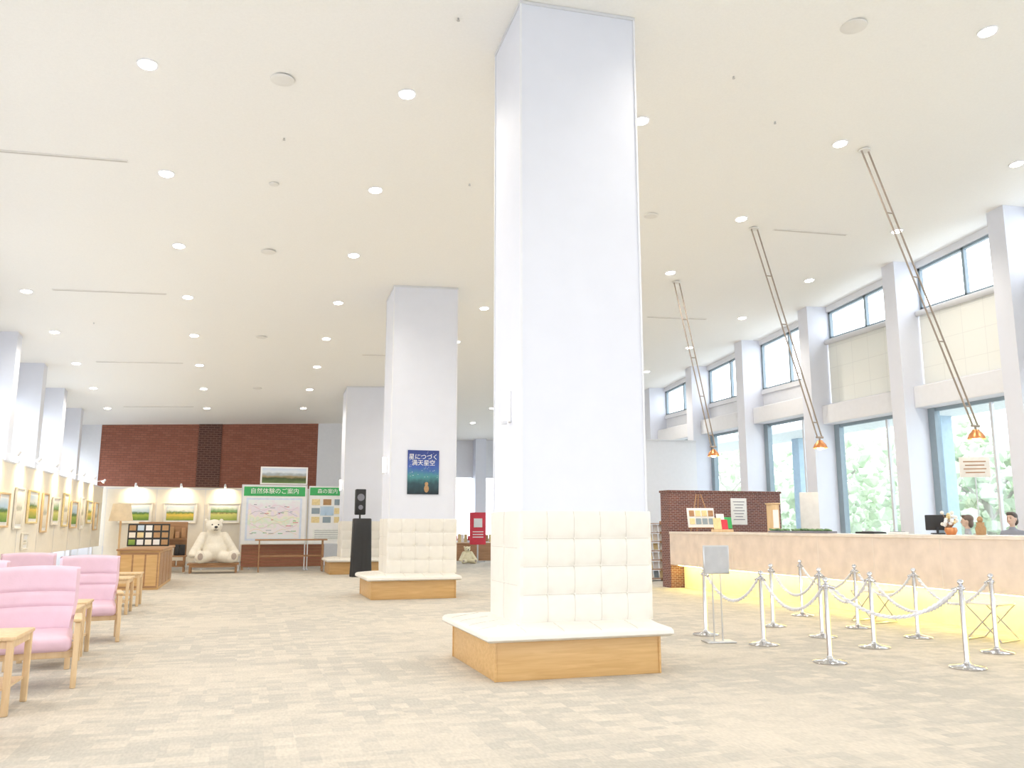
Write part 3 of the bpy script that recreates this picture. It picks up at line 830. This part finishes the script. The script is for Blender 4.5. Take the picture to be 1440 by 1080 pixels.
for k in range(6): b.box((-.65+.26*k, 0, .3), (.2, .3, .18), random.choice([m_furb, m_furg, m_cream, m_woodd]), .01)
b.done('souvenir_shelf', (-2.75, 32.6, .001))

def bear(name, x, y, z, s, rz, mat, nose=m_black):
    e = empty(name, (x, y, z), rz, s)
    P = [((0, 0, .60), (.48, .40, .58), None), ((.02, -.1, .45), (.52, .42, .42), None), ((0, -.03, 1.12), (.27, .26, .2), None),
         ((-.02, -.1, 1.40), (.32, .29, .27), None), ((-.02, -.36, 1.33), (.17, .2, .13), None), ((-.02, -.2, 1.28), (.25, .2, .17), None),
         ((-.30, -.02, 1.61), (.09, .06, .09), None), ((.26, -.02, 1.61), (.09, .06, .09), None)]
    for sx in (-1, 1):
        for k in range(6):
            t = k/5; P.append(((sx*(.38+.38*t), -.08-.28*t, 1.0-.62*t), (.19-.02*t,)*3, None))
        P.append(((sx*.80, -.42, .33), (.16, .17, .13), None))
        for k in range(5):
            t = k/4; P.append(((sx*(.28+.28*t), -.28-.5*t, .24-.03*t), (.25-.03*t, .26, .23-.03*t), None))
        P.append(((sx*.6, -.92, .27), (.19, .12, .24), None))
    blob('body', P, mat, parent=e, voxel=.03)
    b = B(); b.sph((-.02, -.56, 1.37), (.065, .045, .045), nose, 12)
    for sx in (-1, 1): b.sph((-.02+sx*.115, -.37, 1.46), .028, nose, 10)
    b.tube([(-.10, -.52, 1.27), (-.06, -.545, 1.245), (-.02, -.55, 1.26), (.02, -.545, 1.245), (.06, -.52, 1.27)], .009, nose, 6)
    b.cyl((-.02, -.56, 1.35), (-.02, -.55, 1.26), .008, nose, seg=6)
    for sx in (-1, 1): b.sph((sx*.61, -1.035, .27), (.1, .02, .13), M('paw_pad', (.45, .37, .32), .8), 12)
    b.done('face_and_pads', parent=e)
b = B(); b.box((0, 0, .31), (1.7, .8, .06), m_woodd, .015)
for sx in (-.75, .75):
    for sy in (-.32, .32): b.box((sx, sy, .14), (.07, .07, .28), m_woodd, .008)
b.box((0, -.36, .24), (1.55, .03, .08), m_woodd); b.done('low_bench', (-.95, 31.7, .001))
bear('polar_bear_plush', -1.0, 31.7, .34, .90, .2, m_furw)

# far bay contents
e = empty('red_notice_panel', (10.2, 37.6, .001))
b = B(); b.box((0, 0, 1.5), (.75, .08, 1.45), m_red, .01); b.box((0, -.045, 1.75), (.4, .01, .4), m_paper); b.box((0, 0, .4), (.06, .06, .8), m_steel); b.box((0, 0, .02), (.6, .4, .04), m_steel)
for k in range(3): b.box((0, -.045, 1.35-.12*k), (.5, .01, .04), m_paper)
b.done('panel', parent=e)
b = B()
b.bx(-1.4, 1.4, -.3, .3, 0, .8, m_woodd); b.bx(-1.45, 1.45, -.33, .33, .8, .84, m_woodl)
for k in range(16): b.box((-1.3+.17*k, random.uniform(-.1, .1), .84+.2), (.14, .12, random.uniform(.2, .4)), random.choice([m_furg, m_red, m_cream, m_furb, m_green, m_paper]), .01)
b.done('gift_counter', (10.9, 39.4, .001))
bear('golden_bear_plush', 9.35, 36.2, .002, .44, 0, M('pale_gold_plush', (.84, .76, .54), .95, bump=.5))

# ------------------------------------------------------------------ staff behind the counter
def person(x, y, rz, shirt, hair, s=1.0):
    e = empty('receptionist', (x, y, .002), rz, 1.22*s)
    J = [((0, 0, .93), .135), ((0, .0, 1.1), .125), ((0, .0, 1.3), .145), ((0, 0, 1.42), .07), ((0, -.01, 1.5), .05)]
    E = [(0, 1), (1, 2), (2, 3), (3, 4)]
    for sx in (-1, 1):
        n = len(J); J += [((sx*.17, 0, 1.37), .06), ((sx*.24, .02, 1.1), .045), ((sx*.2, -.18, .98), .034), ((sx*.19, -.25, .98), .03)]
        E += [(2, n), (n, n+1), (n+1, n+2), (n+2, n+3)]
        n = len(J); J += [((sx*.09, 0, .82), .095), ((sx*.1, -.01, .48), .06), ((sx*.1, .01, .09), .042), ((sx*.11, -.13, .04), .04)]
        E += [(0, n), (n, n+1), (n+1, n+2), (n+2, n+3)]
    bm = bmesh.new(); L = bm.verts.layers.skin.verify(); vs = []
    for i, (p, r) in enumerate(J):
        v = bm.verts.new(p); v[L].radius = (r, r*.8 if i < 4 else r); v[L].use_root = (i == 0); vs.append(v)
    for a, c in E: bm.edges.new((vs[a], vs[c]))
    me = bpy.data.meshes.new('body'); bm.to_mesh(me); bm.free(); me.materials.append(shirt)
    o = bpy.data.objects.new('body', me); COL.objects.link(o); o.parent = e
    k = o.modifiers.new('skin', 'SKIN'); k.use_smooth_shade = True
    u = o.modifiers.new('sub', 'SUBSURF'); u.levels = 2; u.render_levels = 2
    skin = M('skin_tone', (.68, .48, .38), .6)
    blob('head', [((0, -.005, 1.62), (.075, .092, .105), None), ((0, -.03, 1.56), (.055, .06, .06), None), ((0, -.1, 1.60), (.013, .02, .022), None),
                  ((-.077, 0, 1.61), (.012, .02, .03), None), ((.077, 0, 1.61), (.012, .02, .03), None), ((0, 0, 1.5), (.045, .045, .08), None)], skin, parent=e, voxel=.009, smooth=3)
    blob('hair', [((0, .02, 1.66), (.088, .098, .085), None), ((0, .055, 1.58), (.083, .055, .09), None), ((0, -.055, 1.71), (.065, .04, .03), None)], hair, parent=e, voxel=.012, smooth=2)
    b = B()
    for sx in (-1, 1):
        b.sph((sx*.03, -.09, 1.625), (.011, .006, .007), m_black, 8); b.box((sx*.03, -.095, 1.648), (.03, .004, .005), hair)
        base = Vector((sx*.19, -.29, .975)); b.sph(base, (.035, .045, .018), skin, 12)
        for f in range(4):
            L1 = [.035, .04, .037, .028][f]; p0 = base+Vector((-.024+.016*f, -.035, 0)); p1 = p0+Vector((0, -L1, -.004)); p2 = p1+Vector((0, -L1*.7, -.02))
            b.tube([p0, p1, p2], .0075, skin, 8)
        b.tube([base+Vector((-sx*.025, .01, 0)), base+Vector((-sx*.05, -.015, -.004)), base+Vector((-sx*.052, -.04, -.012))], .009, skin, 8)
    b.box((0, -.095, 1.567), (.035, .006, .008), M('lips', (.5, .2, .18), .5))
    b.done('face_and_hands', parent=e)
person(13.85, 12.5, -1.3, M('blue_grey_uniform', (.26, .28, .34), .7), M('dark_hair', (.09, .07, .06), .5), .88)
person(13.65, 13.35, -2.4, M('grey_uniform', (.36, .37, .41), .7), M('brown_hair', (.14, .10, .08), .5), .86)

# ------------------------------------------------------------------ outdoors
b = B(); b.bx(-90, 110, -70, 120, -.8, -.35, M('paving', (.55, .56, .54), .9)); b.done('ground_outside', smooth=False)
leafs = [M('foliage_%d' % i, c, .9, var=.12, scale=2.5) for i, c in enumerate([(.60, .68, .53), (.66, .73, .58), (.53, .62, .47)])]
bark = M('bark', (.46, .43, .40), .9)
def tree(x, y, h, r):
    b = B(); b.tube([(0, 0, 0), (.05, .02, h*.3), (-.05, .08, h*.6), (0, 0, h*.8)], .14, bark, 8)
    for k in range(5):
        a = k*1.3; b.tube([(0, 0, h*.4+k*.2), (r*.5*math.cos(a), r*.5*math.sin(a), h*.6+k*.2)], .05, bark, 6)
    for k in range(300):
        a = random.uniform(0, 6.28); u = random.uniform(-1, 1); q = random.uniform(.3, 1)**.5*r; w = math.sqrt(1-u*u)
        s = random.uniform(.12, .32)
        t = bmesh.new(); bmesh.ops.create_icosphere(t, subdivisions=1, radius=s)
        for v in t.verts: v.co *= random.uniform(.5, 1.4)
        t.transform(Matrix.Translation((q*w*math.cos(a), q*w*math.sin(a), max(s*.8, h*.56+q*u*h*.46/r)))); b._merge(t, random.choice(leafs))
    b.done('tree', (x, y, -.35), smooth=False)
for x, y, h, r in [(24, 11.5, 5.5, 2.3), (26, 17.5, 6.0, 2.5), (24, 22.5, 5.2, 2.2), (27, 27, 6.5, 2.8), (25, 32, 6, 2.6), (30, 22, 6.5, 3), (30, 13, 6.5, 3), (32, 38, 8, 3.4), (26, 42, 7, 3)]:
    tree(x, y, h, r)
b = B(); b.bx(17.4, 19.6, 4, 34, 4.75, 4.95, M('canopy_pale', (.82, .84, .86), .7))
for k in range(5): b.bx(19.0, 19.4, 6+6.6*k, 6.4+6.6*k, -.34, 4.76, M('canopy_post_bluegrey', (.42, .54, .66), .6))
b.done('entrance_canopy', smooth=False)

# ------------------------------------------------------------------ world, camera
w = bpy.data.worlds.new('world'); scene.world = w; w.use_nodes = True
bg = w.node_tree.nodes['Background']; bg.inputs[0].default_value = (.87, .93, 1, 1); bg.inputs[1].default_value = 3.7
cam = bpy.data.cameras.new('camera'); cam.lens = 36*1180/1440; cam.sensor_width = 36; cam.clip_end = 500
co = bpy.data.objects.new('camera', cam); COL.objects.link(co)
co.location = (0, 0, 1.6); co.rotation_euler = (math.radians(90+9.62), 0, math.radians(-17.48))
scene.camera = co
scene.view_settings.view_transform = 'Standard'
scene.view_settings.exposure = 0.45
